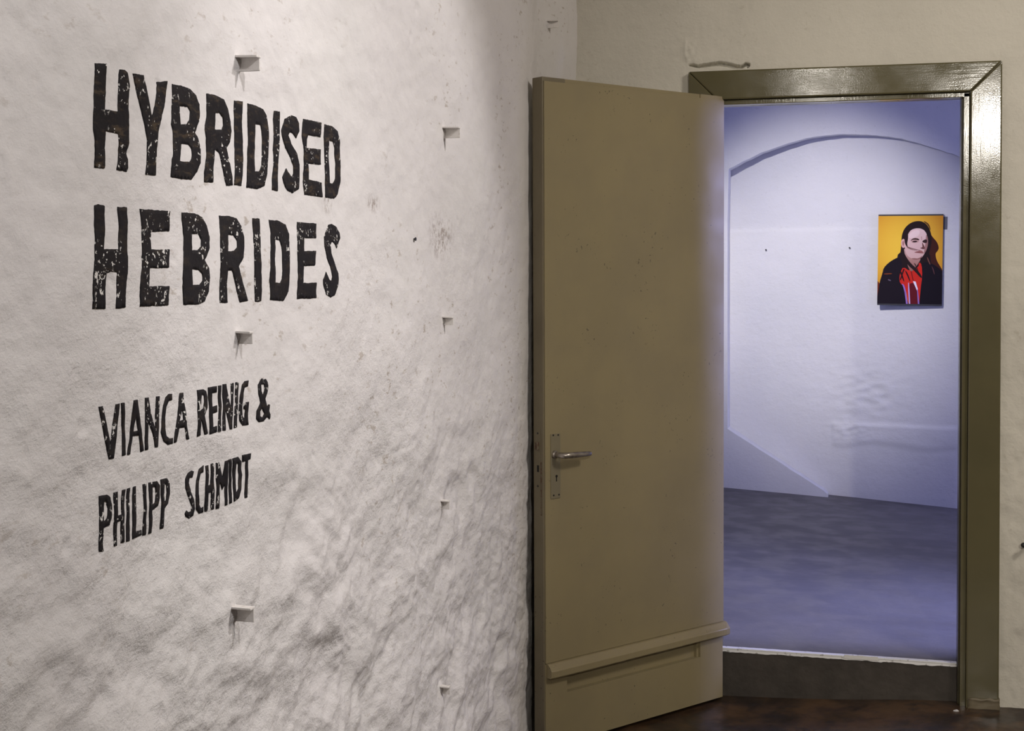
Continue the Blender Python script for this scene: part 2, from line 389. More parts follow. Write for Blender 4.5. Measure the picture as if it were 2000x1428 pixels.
# ------------------------------------------------------------------ floor, ceiling, unseen walls of the room
fx = np.linspace(-0.62, 3.4, 120); fy = np.linspace(-7.0, 0.09, 200)
FX, FY = np.meshgrid(fx, fy, indexing='ij')
def floor_z(x, y): return 0.036*sst(0.05, 0.85, x)*sst(-1.6, -0.05, y) + 0.004*pn(np.asarray(x)*3, np.asarray(y)*3, 121) - 0.002
tag(grid_obj('floor', np.stack([FX, FY, floor_z(FX, FY)], -1), M['floor']), 'dark brown worn floor with rusty mottling', kind='structure')
tag(box('ceiling', -0.62, 3.4, -7.0, 0.07, 3.3, 3.36, M['ceil']), kind='structure')
tag(box('wall_right', 3.4, 3.5, -7.0, 0.07, -0.05, 3.3, M['roomwall']), kind='structure')
tag(box('wall_rear', -0.62, 3.4, -7.1, -7.0, -0.05, 3.3, M['roomwall']), kind='structure')

# ------------------------------------------------------------------ door casing and lining (trim)
trim = tag(empty('trim_1', (0.37, 0, 0)), 'olive green gloss door casing around the doorway', kind='structure')
OFX = 0.37
CO0, CO1, CI0, CI1, CZ, CZI = -0.114-OFX, 0.862-OFX, -0.020-OFX, 0.768-OFX, 2.076, 1.981
g = 0.0006
def casing(name, pts, y0=-0.004): return prism(name, pts, y0, 0.03, M['casing_head' if name == 'head_casing' else 'casing'], trim, 0.005)
casing('head_casing', [(CO0+g, CZ), (CI0+g, CZI), (CI1-g, CZI), (CO1-g, CZ-0.002)])
casing('side_casing', [(CO1, CZ-0.003), (CI1, CZI-g), (CI1-0.002, 0.03), (CO1+0.004, 0.03)])
casing('side_casing', [(CO0, CZ), (CO0, 0.02), (CI0, 0.02), (CI0, CZI-g)])
# inner bead the leaf closes against
def bead(name, x0, x1, z0, z1, y0, y1, mat='casing'): return box(name, x0, x1, y0, y1, z0, z1, M[mat], trim, 0.002)
bead('inner_bead', CI1-0.0195, CI1-0.001, 0.03, CZI-0.002, 0.012, 0.03)
bead('inner_bead', CI0, CI1-0.001, CZI-0.016, CZI-0.001, 0.012, 0.03)
bead('lining_board', CI1-0.024, OX1-OFX, 0.0, 2.03, 0.036, 0.108, 'lining')
bead('lining_board', OX0-OFX, CI0+0.012, 0.0, 2.03, 0.036, 0.108, 'lining')
bead('lining_board', CI0+0.012, CI1-0.024, CZI-0.013, 2.03, 0.036, 0.108, 'lining')
# chipped foot of the right casing
bm = bmesh.new(); box_bm(bm, CI1+0.004, CO1+0.006, -0.009, 0.02, 0.028, 0.066)
bmesh.ops.subdivide_edges(bm, edges=list(bm.edges), cuts=6, use_grid_fill=True)
for v in bm.verts:
    k = float(pn(v.co.x*90+1.3, v.co.z*90+v.co.y*30, 131)); v.co.y += 0.004*k; v.co.x += 0.002*k
    if v.co.z > 0.05: v.co.z += 0.006*k
finish('scuffed_foot', bm, M['dooredge'], trim, smooth=True)

# step up into the hall
stp = tag(empty('trim_2', (0.37, 0.16, 0)), 'dark painted step with a white painted edge under the doorway', kind='structure')
bm = bmesh.new(); box_bm(bm, -0.40, 0.42, -0.10, 0.11, -0.04, 0.150)
finish('riser', bm, M['riser'], stp, 0.004)
# ragged white strip along the step's edge
n = 90; top = []; V = []; Fc = []
for i in range(n+1):
    x = -0.385 + (0.372+0.385)*i/n
    lo = 0.1480 - 0.0025*float(pn(i*0.35, 0.2, 141)) - 0.0035*max(0, float(pn(i*0.11, 4.2, 142))) - 0.001*float(pn(i*1.3, 0.7, 143))
    hi = 0.1605 + 0.0006*float(pn(i*0.4, 3.1, 144)) - 0.004*(x+0.385)/0.757
    V += [(x, -0.1035, lo - 0.003*(x+0.385)/0.757), (x, -0.1035, hi), (x, -0.085, hi+0.001), (x, -0.085, lo)]
for i in range(n):
    a = i*4; b2 = a+4
    for k in range(4): Fc.append((a+k, b2+k, b2+(k+1)%4, a+(k+1)%4))
Fc += [(0,1,2,3), (n*4+3, n*4+2, n*4+1, n*4)]
obj_from('white_edge', V, Fc, M['edge'], stp)
# torn end of tape on that edge
p = on_y(1682, 1284, 0.052); V = []; Fc = []
for i in range(9):
    x = p[0]-0.37 + (i-4)*0.0135; s = 0.004*float(pn(i*0.8, 9.1, 151))
    V += [(x, -0.1065, p[2]-0.008+s), (x, -0.1065, p[2]+0.004+0.5*s), (x, -0.1036, p[2]+0.004+0.5*s), (x, -0.1036, p[2]-0.008+s)]
for i in range(8):
    a = i*4; b2 = a+4
    for k in range(4): Fc.append((a+k, b2+k, b2+(k+1)%4, a+(k+1)%4))
Fc += [(0,1,2,3), (35,34,33,32)]
obj_from('torn_tape', V, Fc, M['chip'], stp)

# ------------------------------------------------------------------ the door leaf, built closed along -x, then swung open
DA = 0.932649
door = tag(empty('door_1', (0, 0, 0.012), 0), 'open olive beige flush door with a lever handle, swung against the lettered wall', kind='structure')
# local frame: u = distance from the hinge, face normal towards the camera = -n ; place via matrix
dv = Vector((-math.cos(DA), -math.sin(DA), 0)); nv = Vector((math.sin(DA), -math.cos(DA), 0))   # nv faces the camera
door.matrix_world = Matrix(((-dv.x, -nv.x, 0, 0.0), (-dv.y, -nv.y, 0, 0.0), (0, 0, 1, 0.012), (0, 0, 0, 1)))
# local x = -u (hinge 0 .. free edge -W), local y = depth behind face, z up
DW, DH, DT = 0.780, 1.979, 0.046
def dbox(name, u0, u1, y0, y1, z0, z1, mat, parent=None, bev=0.002): return box(name, -u1, -u0, y0, y1, z0, z1, M[mat], parent or door, bev)
def door_uz(px, py, off=0.0):
    nn = np.array(nv); P = on_plane(px, py, nn*off, nn); return float(P @ np.array(dv)), float(P[2]-0.012)
dbox('stile', DW-0.09, DW, 0.0006, DT, 0.0, DH, 'dooredge', bev=0.003)
dbox('stile', 0.0, 0.108, 0.0006, DT, 0.0, DH, 'door', bev=0.0006)
dbox('top_rail', 0.108, DW-0.09, 0.004, DT, DH-0.12, DH, 'door')
dbox('bottom_rail', 0.1081, DW-0.0901, 0.0006, DT, 0.0, 0.152, 'door', bev=0.0006)
dbox('recessed_panel', 0.100, DW-0.085, 0.021, DT-0.010, 0.145, DH-0.11, 'door')
dbox('panel_moulding', 0.108, 0.117, 0.009, 0.022, 0.152, 0.26, 'door', bev=0.001)
dbox('hardboard_sheet', 0.001, DW-0.004, -0.004, 0.0005, 0.254, DH-0.013, 'door', bev=0.0012)
dbox('face_sheet', DW-0.0895, DW-0.004, -0.0012, 0.0005, 0.002, 0.250, 'door', bev=0.0005)
# weather rail: sloped top
bm = bmesh.new()
prof = [(0.0005, 0.2535), (-0.010, 0.251), (-0.027, 0.236), (-0.0285, 0.233), (-0.0285, 0.216), (-0.025, 0.212), (0.0005, 0.212)]
nseg = 40; R_ = []
for i in range(nseg+1):
    u = -0.008 + (DW-0.008+0.008)*i/nseg; j = 0.0012*float(pn(i*0.7, 1.7, 161)); e = 0.004 if i in (0, nseg) else 0
    R_.append([bm.verts.new((-u, min(0.0005, y*(1 + 25*j) + (e if y < -0.02 else 0)), z + (j if z < 0.22 else 0))) for (y, z) in prof])
for A, B in zip(R_, R_[1:]):
    for k in range(len(prof)): bm.faces.new((A[k], A[(k+1)%len(prof)], B[(k+1)%len(prof)], B[k]))
bm.faces.new(R_[0]); bm.faces.new(R_[-1][::-1])
finish('weather_rail', bm, M['door'], door)
# handle set
u0, z0 = door_uz(1073, 848); u1, z1 = door_uz(1092, 972)
plate = dbox('handle_plate', u1, u0, -0.0065, -0.0035, z1, z0, 'plate', bev=0.0012)
def dcyl(name, pts, mat, parent, n=12):
    bm = bmesh.new()
    for (u, y0, z, r, y1) in pts: cyl_bm(bm, (-u, y0, z), (-u, y1, z), r, n=n)
    return finish(name, bm, M[mat], parent)
for (zx, zy) in ((300, 237), (375, 233), (306, 1168), (388, 1157)):
    u, z = door_uz(1040+zx*.126, 820+zy*.126); dcyl('screw', [(u, -0.0073, z, 0.0028, -0.0055)], 'iron', plate, 10)
u, z = door_uz(1040+350*.126, 820+905*.126)
bm = bmesh.new(); cyl_bm(bm, (-u, -0.0071, z+0.0065), (-u, -0.0055, z+0.0065), 0.0042, n=12)
box_bm(bm, -u-0.0018, -u+0.0018, -0.0071, -0.0055, z-0.009, z+0.006); finish('keyhole', bm, M['dark'], plate)
uh, zh = door_uz(1040+355*.126, 820+540*.126, 0.01)
lever = empty('lever_handle', (0,0,0)); lever.parent = door
bm = bmesh.new(); cyl_bm(bm, (-uh, -0.006, zh), (-uh, -0.012, zh), 0.0125, 0.0115, 20); cyl_bm(bm, (-uh, -0.012, zh), (-uh, -0.016, zh), 0.0115, 0.008, 20)
finish('collar', bm, M['steel'], lever, smooth=False)
bm = bmesh.new(); pts = []; rad = []
for (du, y, r) in ((0,-0.010,.0085),(0,-0.030,.0085),(0.002,-0.040,.0088),(0.007,-0.047,.0092),(0.016,-0.050,.0095),(0.035,-0.050,.0095),(0.06,-0.050,.0088),(0.088,-0.049,.0078),(0.104,-0.048,.0070),(0.107,-0.048,.0045)):
    pts.append((-(uh-du), y, zh - 0.02*du)); rad.append(r)
sweep_bm(bm, pts, rad, 18, 1.0); finish('grip', bm, M['steel'], lever, smooth=True)
# lock face on the free edge
ue = DW
def edge_z(py): return door_uz(1050, py)[1]
zt, zl = edge_z(838), edge_z(962)
lockf = box('lock_face', -ue-0.0015, -ue+0.004, 0.013, 0.036, zl, zt, M['dooredge'], door, 0.0008)
box('latch', -ue-0.008, -ue, 0.019, 0.030, edge_z(882), edge_z(866), M['rust'], lockf, 0.002)
box('bolt_slot', -ue-0.0022, -ue, 0.019, 0.027, edge_z(925), edge_z(912), M['dark'], lockf)
for py in (849, 953):
    bm = bmesh.new(); cyl_bm(bm, (-ue-0.0026, 0.024, edge_z(py)), (-ue, 0.024, edge_z(py)), 0.003, n=10); finish('screw', bm, M['iron'], lockf)
box('rust_streak', -ue-0.0012, -ue+0.002, 0.009, 0.0125, edge_z(1010), edge_z(905), M['rust'], door)

# ------------------------------------------------------------------ the hall
FW0, FWS = 3.42, -0.14
def far_y(x): return FW0 + FWS*(x-0.3)
nF = np.array([-FWS, 1.0, 0]); nF = nF/np.linalg.norm(nF); pF = np.array([0.3, FW0, 0])
def on_far(px, py): P = on_plane(px, py, pF, nF); return P[0], P[2]
def rdepth(x): return 0.03 + 0.13*np.clip((0.95-np.asarray(x, float))/1.3, 0, 1.1)
fl = [on_far(1380, 949), on_far(1413, 952), on_far(1612, 972), on_far(1880, 996)]
def far_floor(x):
    (xa, za_), (xb_, zb_) = fl[1], fl[3]; t = (np.asarray(x, float)-xa)/(xb_-xa); return za_ + np.clip(t, -1.5, 1.4)*(zb_-za_)
hx = np.linspace(-2.2, 2.8, 160); hy = np.concatenate([np.linspace(0.055, 0.112, 3)[:-1], np.linspace(0.112, 3.9, 125)])
HX, HY = np.meshgrid(hx, hy, indexing='ij')
tt = np.clip((HY-0.3)/3.1, 0, 1)
HZ = (1-tt)*(0.157 - 0.004*np.clip(HX/0.77, 0, 1)) + tt*far_floor(HX) + 0.003*pn(HX*2.5, HY*2.5, 171)*np.clip((HY-0.2)*3, 0, 1)
dropf = ((hx[:-1] < -0.05) | (hx[1:] > 0.79))[:,None] & (hy[1:] < 0.113)[None,:]
tag(grid_obj('floor_hall', np.stack([HX, HY, HZ], -1), M['hallfloor'], drop=dropf), 'grey stone floor of the hall beyond the doorway', kind='structure')
# far wall with a shallow arched niche
arch = [(1423,330),(1440,321),(1487,298),(1537,280),(1587,267),(1637,262),(1675,263),(1712,264),(1760,270),(1812,285),(1862,301),(1905,322),(1945,352),(1975,392)]
hole = [on_far(1421, 838)] + [on_far(1421, 430)]
fine = []
for (a0, b0), (a1, b1) in zip(arch, arch[1:]):
    for k in range(4): fine.append((a0+(a1-a0)*k/4, b0+(b1-b0)*k/4 + 1.2*float(pn((a0+(a1-a0)*k/4)*0.05, 2.2, 181))))
fine.append(arch[-1]); hole += [on_far(*p) for p in fine]
xr = hole[-1][0]
hole += [(xr, 0.9), (xr, float(far_floor(xr))-0.03), (on_far(1618, 972)[0], float(far_floor(on_far(1618, 972)[0]))-0.03), on_far(1617, 966), on_far(1608, 958)]
for k in range(1, 12):
    t = k/12; hole.append(on_far(1608+(1421-1608)*t, 958+(838-958)*t + 1.0*float(pn(k*0.9, 7.7, 182))))
outer = [(-2.2, -0.05), (2.8, -0.05), (2.8, 3.1), (-2.2, 3.1)]
def pip(x, y, poly):
    c = False; n = len(poly); j = n-1
    for i in range(n):
        if (poly[i][1] > y) != (poly[j][1] > y) and x < (poly[j][0]-poly[i][0])*(y-poly[i][1])/(poly[j][1]-poly[i][1])+poly[i][0]: c = not c
        j = i
    return c
pts = [Vector(p) for p in outer] + [Vector(p) for p in hole]
nH = len(hole); ed = [(i, (i+1)%4) for i in range(4)] + [(4+i, 4+(i+1)%nH) for i in range(nH)]
ov, oe, of, *_ = delaunay_2d_cdt(pts, ed, [], 0, 1e-6)
V = [(v.x, far_y(v.x), v.y) for v in ov]
Fc = []
for f in of:
    cx = sum(ov[i].x for i in f)/3; cz = sum(ov[i].y for i in f)/3
    if not pip(cx, cz, hole): Fc.append(tuple(f))
wall_far = tag(obj_from('wall_far', V, Fc, M['plaster_hall']), 'white plastered hall wall with a shallow arched niche', kind='structure')
# niche reveal
V = []; Fc = []
for (x, z) in hole: V += [(x, far_y(x), z), (x, far_y(x)+float(rdepth(x))+0.004, z)]
for i in range(nH):
    j = (i+1) % nH; Fc.append((2*i, 2*j, 2*j+1, 2*i+1))
obj_from('niche_reveal', V, Fc, M['plaster_hall'], wall_far)
gx = np.linspace(hole[0][0]-0.03, xr+0.03, 190); gz = np.linspace(-0.02, 2.35, 250)
GX, GZ = np.meshgrid(gx, gz, indexing='ij')
x0p, z0p = on_far(1624, 829)
edge = pn(GX*9, GZ*9, 193)
patch = sst(x0p-0.004, x0p+0.012, GX+0.006*edge)*sst(z0p+0.008, z0p-0.004, GZ + 0.004*edge)
zw = on_far(1700, 872)[1] + 0.012*np.sin(GX*14) + 0.010*pn(GX*5, 3.0+0*GX, 195)
hh = 0.010*patch - 0.008*patch*sst(0.02, -0.02, GZ-zw)
lump = np.exp(-(((GX-on_far(1660, 840)[0])/0.10)**2 + ((GZ-on_far(1660, 842)[1])/0.05)**2))
hh = hh + 0.010*lump*pn(GX*22, GZ*40, 197) + 0.008*np.exp(-(((GX-on_far(1690, 770)[0])/0.18)**2+((GZ-on_far(1690, 770)[1])/0.14)**2))*pn(GX*13, GZ*26, 198)
hh = hh + 0.003*pn(GX*2, GZ*2.2, 199) + 0.0011*fbm(GX*7, GZ*12, 200, 3)
hh = hh + 0.003*sst(on_far(1600, 447)[1]+0.004, on_far(1600, 447)[1]-0.004, GZ)
obj = grid_obj('niche_back', np.stack([GX, far_y(GX)+rdepth(GX)-hh, GZ], -1), M['plaster_hall'], wall_far)
# other hall surfaces; the right wall has the openings the daylight comes through
tag(box('ceiling_hall', -2.2, 2.8, 0.07, 4.3, 3.05, 3.1, M['halldull']), kind='structure')
tag(box('wall_hall_left', -2.3, -2.2, 0.07, 4.3, -0.05, 3.1, M['halldull']), kind='structure')
bm = bmesh.new()
box_bm(bm, 2.5, 2.6, 0.07, 0.28, 0.0, 3.1); box_bm(bm, 2.5, 2.6, 0.98, 2.35, 0.0, 3.1); box_bm(bm, 2.5, 2.6, 3.15, 4.3, 0.0, 3.1)
box_bm(bm, 2.5, 2.6, 0.28, 0.98, 2.3, 3.1); box_bm(bm, 2.5, 2.6, 2.35, 3.15, 2.2, 3.1); box_bm(bm, 2.5, 2.6, 2.35, 3.15, 0.0, 0.45)
tag(finish('wall_hall_right', bm, M['halldull']), kind='structure')

# ------------------------------------------------------------------ portrait on the hall wall
def chaikin(p, it=2):
    for _ in range(it):
        q = []
        for a, b in zip(p, p[1:]+p[:1]): q += [(a[0]*.75+b[0]*.25, a[1]*.75+b[1]*.25), (a[0]*.25+b[0]*.75, a[1]*.25+b[1]*.75)]
        p = q
    return p
def on_pic(px, py):
    P = on_plane(px, py, pF + nF*0.01, nF); return P
Z2 = lambda zx, zy: (1690+zx*.14706, 400+zy*.14706)
tl = on_pic(*Z2(157, 130)); br = on_pic(*Z2(1017, 1332)); tr = on_pic(*Z2(1017, 130)); bl = on_pic(*Z2(157, 1332))
PWd = float(np.linalg.norm(tr-tl)); PHt = float(tl[2]-bl[2])
pang = math.atan2(FWS, 1.0)
pic = tag(empty('portrait_print', tuple(bl), pang), 'portrait print of a long-haired person in dark jacket and red shirt on yellow', 'picture')
pic.rotation_euler = (0, math.radians(0.6), pang)
m = NT('print_ink'); at = m.n('ShaderNodeAttribute', attribute_name='ink'); m.link(at.outputs['Color'], m.b.inputs['Base Color']); m.rough(0.7); m.spec(0.15); M['print'] = m.m
m = NT('black_board_edge'); m.base((0.02, 0.02, 0.026)); m.rough(0.6); M['board'] = m.m
m = NT('grey_cleat_shadow'); m.base((0.11, 0.11, 0.13)); m.rough(0.7); M['cleat_shadow'] = m.m  # shadow grey, shared by the blocks behind the board
box('board', 0.0, PWd, 0.0, 0.018, 0.0, PHt, M['board'], pic, 0.0012)
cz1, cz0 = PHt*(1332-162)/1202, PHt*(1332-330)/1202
box('cleat_shadow_block', PWd*0.1, PWd+PWd*0.06, 0.020, 0.052, cz0, cz1, M['cleat_shadow'], pic, 0.001)  # grey block past the right edge stands in for the board's cast shadow
box('cleat_shadow_block', PWd*0.1, PWd*0.9, 0.019, 0.052, PHt*0.1, PHt*0.2, M['cleat_shadow'], pic, 0.001)
PV, PF_, PC = [], [], []
lay = [0]
def pz(zx, zy): return ((min(max(zx,157),1017)-157)/860*PWd, PHt*(1332-min(max(zy,150),1310))/1202)
def poly(pts, c, it=2, c2=None):
    p = chaikin([tuple(map(float, q)) for q in pts], it) if it else list(pts)
    lay[0] += 1; y = -0.0004 - 0.00007*lay[0]; b0 = len(PV)
    xs = [q[1] for q in p]; ymin, ymax = min(xs), max(xs)
    for q in p:
        x, z = pz(*q); PV.append((x, y, z)); k = (q[1]-ymin)/(ymax-ymin+1e-6)
        cc = c if c2 is None else tuple(c[i]*(1-k)+c2[i]*k for i in range(3)); PC.append(lin(cc))
    for t in tessellate_polygon([[Vector((PV[b0+i][0], PV[b0+i][2], 0)) for i in range(len(p))]]): PF_.append(tuple(b0+i for i in t))
# yellow ground, darker towards the corners (a graded studio backdrop in the print)
gnx, gny = 14, 18; b0 = len(PV)
for i in range(gnx+1):
    for j in range(gny+1):
        a = i/gnx; b_ = j/gny; x, z = pz(157+860*a, 150+1160*b_); PV.append((x, -0.0004, z))
        k = min(1.0, (math.hypot((a-0.42)/0.95, (b_-0.38)/0.8))**2)
        c = [246*(1-k)+170*k, 200*(1-k)+88*k, 66*(1-k)+20*k]; PC.append(lin(c))
for i in range(gnx):
    for j in range(gny):
        a = b0+i*(gny+1)+j; PF_.append((a, a+1, a+gny+2, a+gny+1))
poly([(100,980),(190,1030),(210,1150),(190,1500),(100,1500)], (110,45,20))
poly([(820,330),(880,430),(940,490),(970,570),(950,615),(920,645),(940,740),(1000,830),(1030,890),(1030,1100),(700,1100),(690,700),(790,600)], (66,30,24))
poly([(470,480),(475,400),(500,330),(550,268),(620,228),(700,216),(770,236),(825,290),(858,370),(874,450),(866,540),(836,640),(856,720),(866,800),(920,980),(760,1020),(700,800),(520,700),(500,870),(440,980),(330,1010),(380,800),(460,660)], (36,22,24))
poly([(440,560),(840,560),(900,1000),(700,1000),(600,860),(480,1000),(380,960)], (34,21,24), 1)
poly([(185,1030),(225,900),(235,840),(300,770),(390,712),(470,685),(490,900),(470,1030),(520,1100),(600,1500),(-100,1500),(175,1130)], (26,18,28), 1)
poly([(715,790),(820,750),(940,810),(1035,890),(1300,1500),(660,1500),(730,1080),(755,960)], (22,16,26), 1)
poly([(500,820),(590,880),(700,830),(712,755),(745,790),(756,950),(735,1100),(715,1450),(590,1450),(560,1200),(520,1080),(460,1040),(450,960),(465,890)], (205,42,32), 1)
poly([(575,1050),(640,1025),(705,1110),(705,1400),(590,1400)], (98,20,32), 1)
poly([(480,1040),(520,1060),(552,1190),(575,1400),(550,1400),(530,1180),(500,1075)], (150,112,190), 1)
poly([(564,1030),(582,1030),(608,1400),(590,1400)], (190,165,215), 1)
poly([(632,1010),(668,1015),(700,1115),(690,1140)], (236,226,240), 0)
poly([(688,1110),(702,1125),(730,1400),(706,1400),(694,1200)], (140,112,185), 1)
poly([(500,560),(525,690),(575,850),(612,890),(645,850),(705,770),(735,705),(600,640)], (205,168,158), 1, (150,100,90))
poly([(545,420),(585,340),(660,312),(745,320),(796,368),(814,430),(820,520),(806,590),(775,655),(735,712),(660,728),(590,704),(543,664),(522,600),(512,520),(530,470)], (232,200,194), 2, (214,176,168))
poly([(796,380),(822,440),(824,530),(806,600),(770,660),(775,590),(790,520)], (165,120,114))
poly([(464,480),(496,446),(522,476),(524,560),(492,578),(468,545)], (222,178,168))
poly([(480,490),(500,475),(510,510),(500,550),(486,540)], (170,120,112))
poly([(505,470),(535,400),(556,360),(560,450),(545,520),(562,570),(530,545)], (40,25,26))
poly([(590,470),(640,440),(700,450),(712,476),(650,462),(604,482)], (70,46,42), 1)
poly([(600,470),(650,462),(705,478),(700,500),(640,508),(600,500)], (200,160,152), 1)
poly([(606,494),(648,474),(692,486),(652,502)], (58,38,38), 1)
poly([(742,486),(788,456),(814,470),(806,510),(766,506)], (58,36,36), 1)
poly([(742,495),(766,530),(786,575),(768,592),(742,584),(716,572),(752,564),(748,530)], (112,70,66), 1)
poly([(732,420),(742,425),(744,470),(736,470)], (190,145,138), 0)
poly([(632,632),(700,612),(740,602),(776,646),(742,644),(700,640)], (168,108,102), 1)
poly([(640,630),(700,622),(766,632),(700,631)], (110,62,60), 0)
poly([(560,420),(600,360),(660,335),(720,345),(700,420),(640,435),(580,450)], (240,212,206), 2)
poly([(640,706),(700,712),(760,670),(730,716),(660,732),(600,712)], (150,105,98), 1)
poly([(540,548),(600,572),(725,604),(723,609),(596,582),(542,558)], (110,74,70), 0)
poly([(545,560),(600,588),(680,606),(679,610),(598,595),(545,568)], (130,90,86), 0)
poly([(514,640),(540,695),(600,775),(680,845),(755,950),(742,975),(650,875),(556,795),(518,720)], (36,22,24), 1)
poly([(520,860),(560,900),(600,1010),(590,1015),(545,920)], (40,18,22), 1)
poly([(450,880),(475,870),(520,1010),(508,1020)], (40,18,22), 1)
poly([(765,218),(832,256),(856,335),(846,336),(818,270),(762,230)], (80,48,28), 1)
poly([(244,910),(350,905),(354,920),(246,926)], (118,58,34), 1)
poly([(500,850),(520,850),(470,1000),(458,990)], (60,20,24), 0)
poly([(600,880),(612,878),(640,1000),(632,1004)], (120,24,26), 0)
poly([(640,770),(660,780),(700,860),(690,862)], (50,30,30), 0)
poly([(296,985),(332,994),(345,1012),(305,1005)], (104,92,112), 1)
poly([(810,680),(835,720),(862,790),(850,790),(822,730)], (120,78,68), 1)
poly([(870,800),(905,850),(920,920),(908,915),(890,850)], (92,58,60), 1)
pm = obj_from('print', PV, PF_, M['print'], pic)
ca = pm.data.color_attributes.new('ink', 'FLOAT_COLOR', 'POINT')
ca.data.foreach_set('color', np.array([(*c, 1.0) for c in PC], np.float32).reshape(-1))

# nails left in the hall wall and one in the lettered wall
def nail(label, P, d, r=0.0045):
    d = Vector(d).normalized(); P = Vector(P); bm = bmesh.new()
    cyl_bm(bm, P - d*0.004, P + d*0.010, r*0.45, n=8); cyl_bm(bm, P + d*0.010, P + d*0.0125, r, n=10)
    return tag(finish('nail', bm, M['iron']), label, 'nail')
for (px, py, lb) in ((1497, 488, 'small dark nail in the hall wall, left of the portrait and further off'), (1660, 484, 'small dark nail in the hall wall close beside the portrait')):
    n2 = Vector((FWS, -1, 0)).normalized(); P = on_plane(px, py, pF + nF*0.10, nF)
    for _ in range(4): P = on_plane(px, py, pF + nF*(float(rdepth(P[0]))), nF)
    nail(lb, P + np.array(n2)*0.004, n2)
y_, z_ = on_left(808, 467); nail('tiny black nail in the plaster right of the word HEBRIDES', (WX+float(wall_h(y_, z_))-0.007, y_, z_), (1, 0, 0), 0.004)

# ------------------------------------------------------------------ angle iron stubs in the lettered wall
def bracket(label, px, py, wpx, hpx, zoff=0.0):
    """px,py: top left corner; wpx: how far it sticks out; hpx: height"""
    y, z = on_left(px, py); oy, oz = np.meshgrid(np.linspace(-0.012, 0.022, 9), np.linspace(-0.03, 0.012, 9)); x = WX + float(np.percentile(wall_h(y+oy, z+oz), 85))
    sc = F_PX/np.dot(np.array([x, y, z])-CAM, _f); hh = hpx/sc; pp = wpx/sc/0.92
    root = tag(empty('wall_bracket', (x, y, z)), label, 'bracket', 'angle iron stubs in the lettered wall')
    t = 0.0035; d = hh*0.9
    bm = bmesh.new(); box_bm(bm, -0.02, pp, -d*0.55, t, -t, 0.0)
    for v in bm.verts:
        if v.co.x > 0: v.co.z -= 0.0015
    finish('top_flange', bm, M['bracket'], root, 0.0008)
    bm = bmesh.new(); box_bm(bm, -0.02, pp*0.97, 0.0, t, -hh, -t-0.0002)
    finish('side_flange', bm, M['bracket'], root, 0.0008)
    # plaster daubed round the foot
    bm = bmesh.new(); nn = 14; c0 = bm.verts.new((0.006, t, -hh*0.5)); rg = []
    for k in range(nn):
        a = 2*math.pi*k/nn; rr = hh*(0.95+0.25*float(pn(k*1.3, px*0.1, 211))); rg.append(bm.verts.new((-0.006, math.cos(a)*rr*1.0, -hh*0.5+math.sin(a)*rr)))
    for k in range(nn): bm.faces.new((c0, rg[k], rg[(k+1)%nn]))
    finish('plaster_collar', bm, M['plaster'], root, smooth=True)
bracket('square metal stub above the word HYBRIDISED, highest near the lettering', 466, 109, 41, 31)
bracket('square metal stub between the word HEBRIDES and the smaller names', 465, 645, 28, 27)
bracket('broad metal stub low on the wall below the painted names', 458, 1181, 38, 33)
bracket('wide shallow metal stub right of the word HYBRIDISED', 867, 248, 30, 22)
bracket('small metal stub right of the lettering, level with the gap below HEBRIDES', 866, 617, 18, 18)
bracket('small metal stub on the wall left of the door handle', 863, 975, 14, 20)
bracket('lowest small metal stub on the wall, beside the bottom of the door', 859, 1337, 16, 19)
bracket('tiny metal stub in the dark corner above the top of the door', 1069, 40, 19, 15)

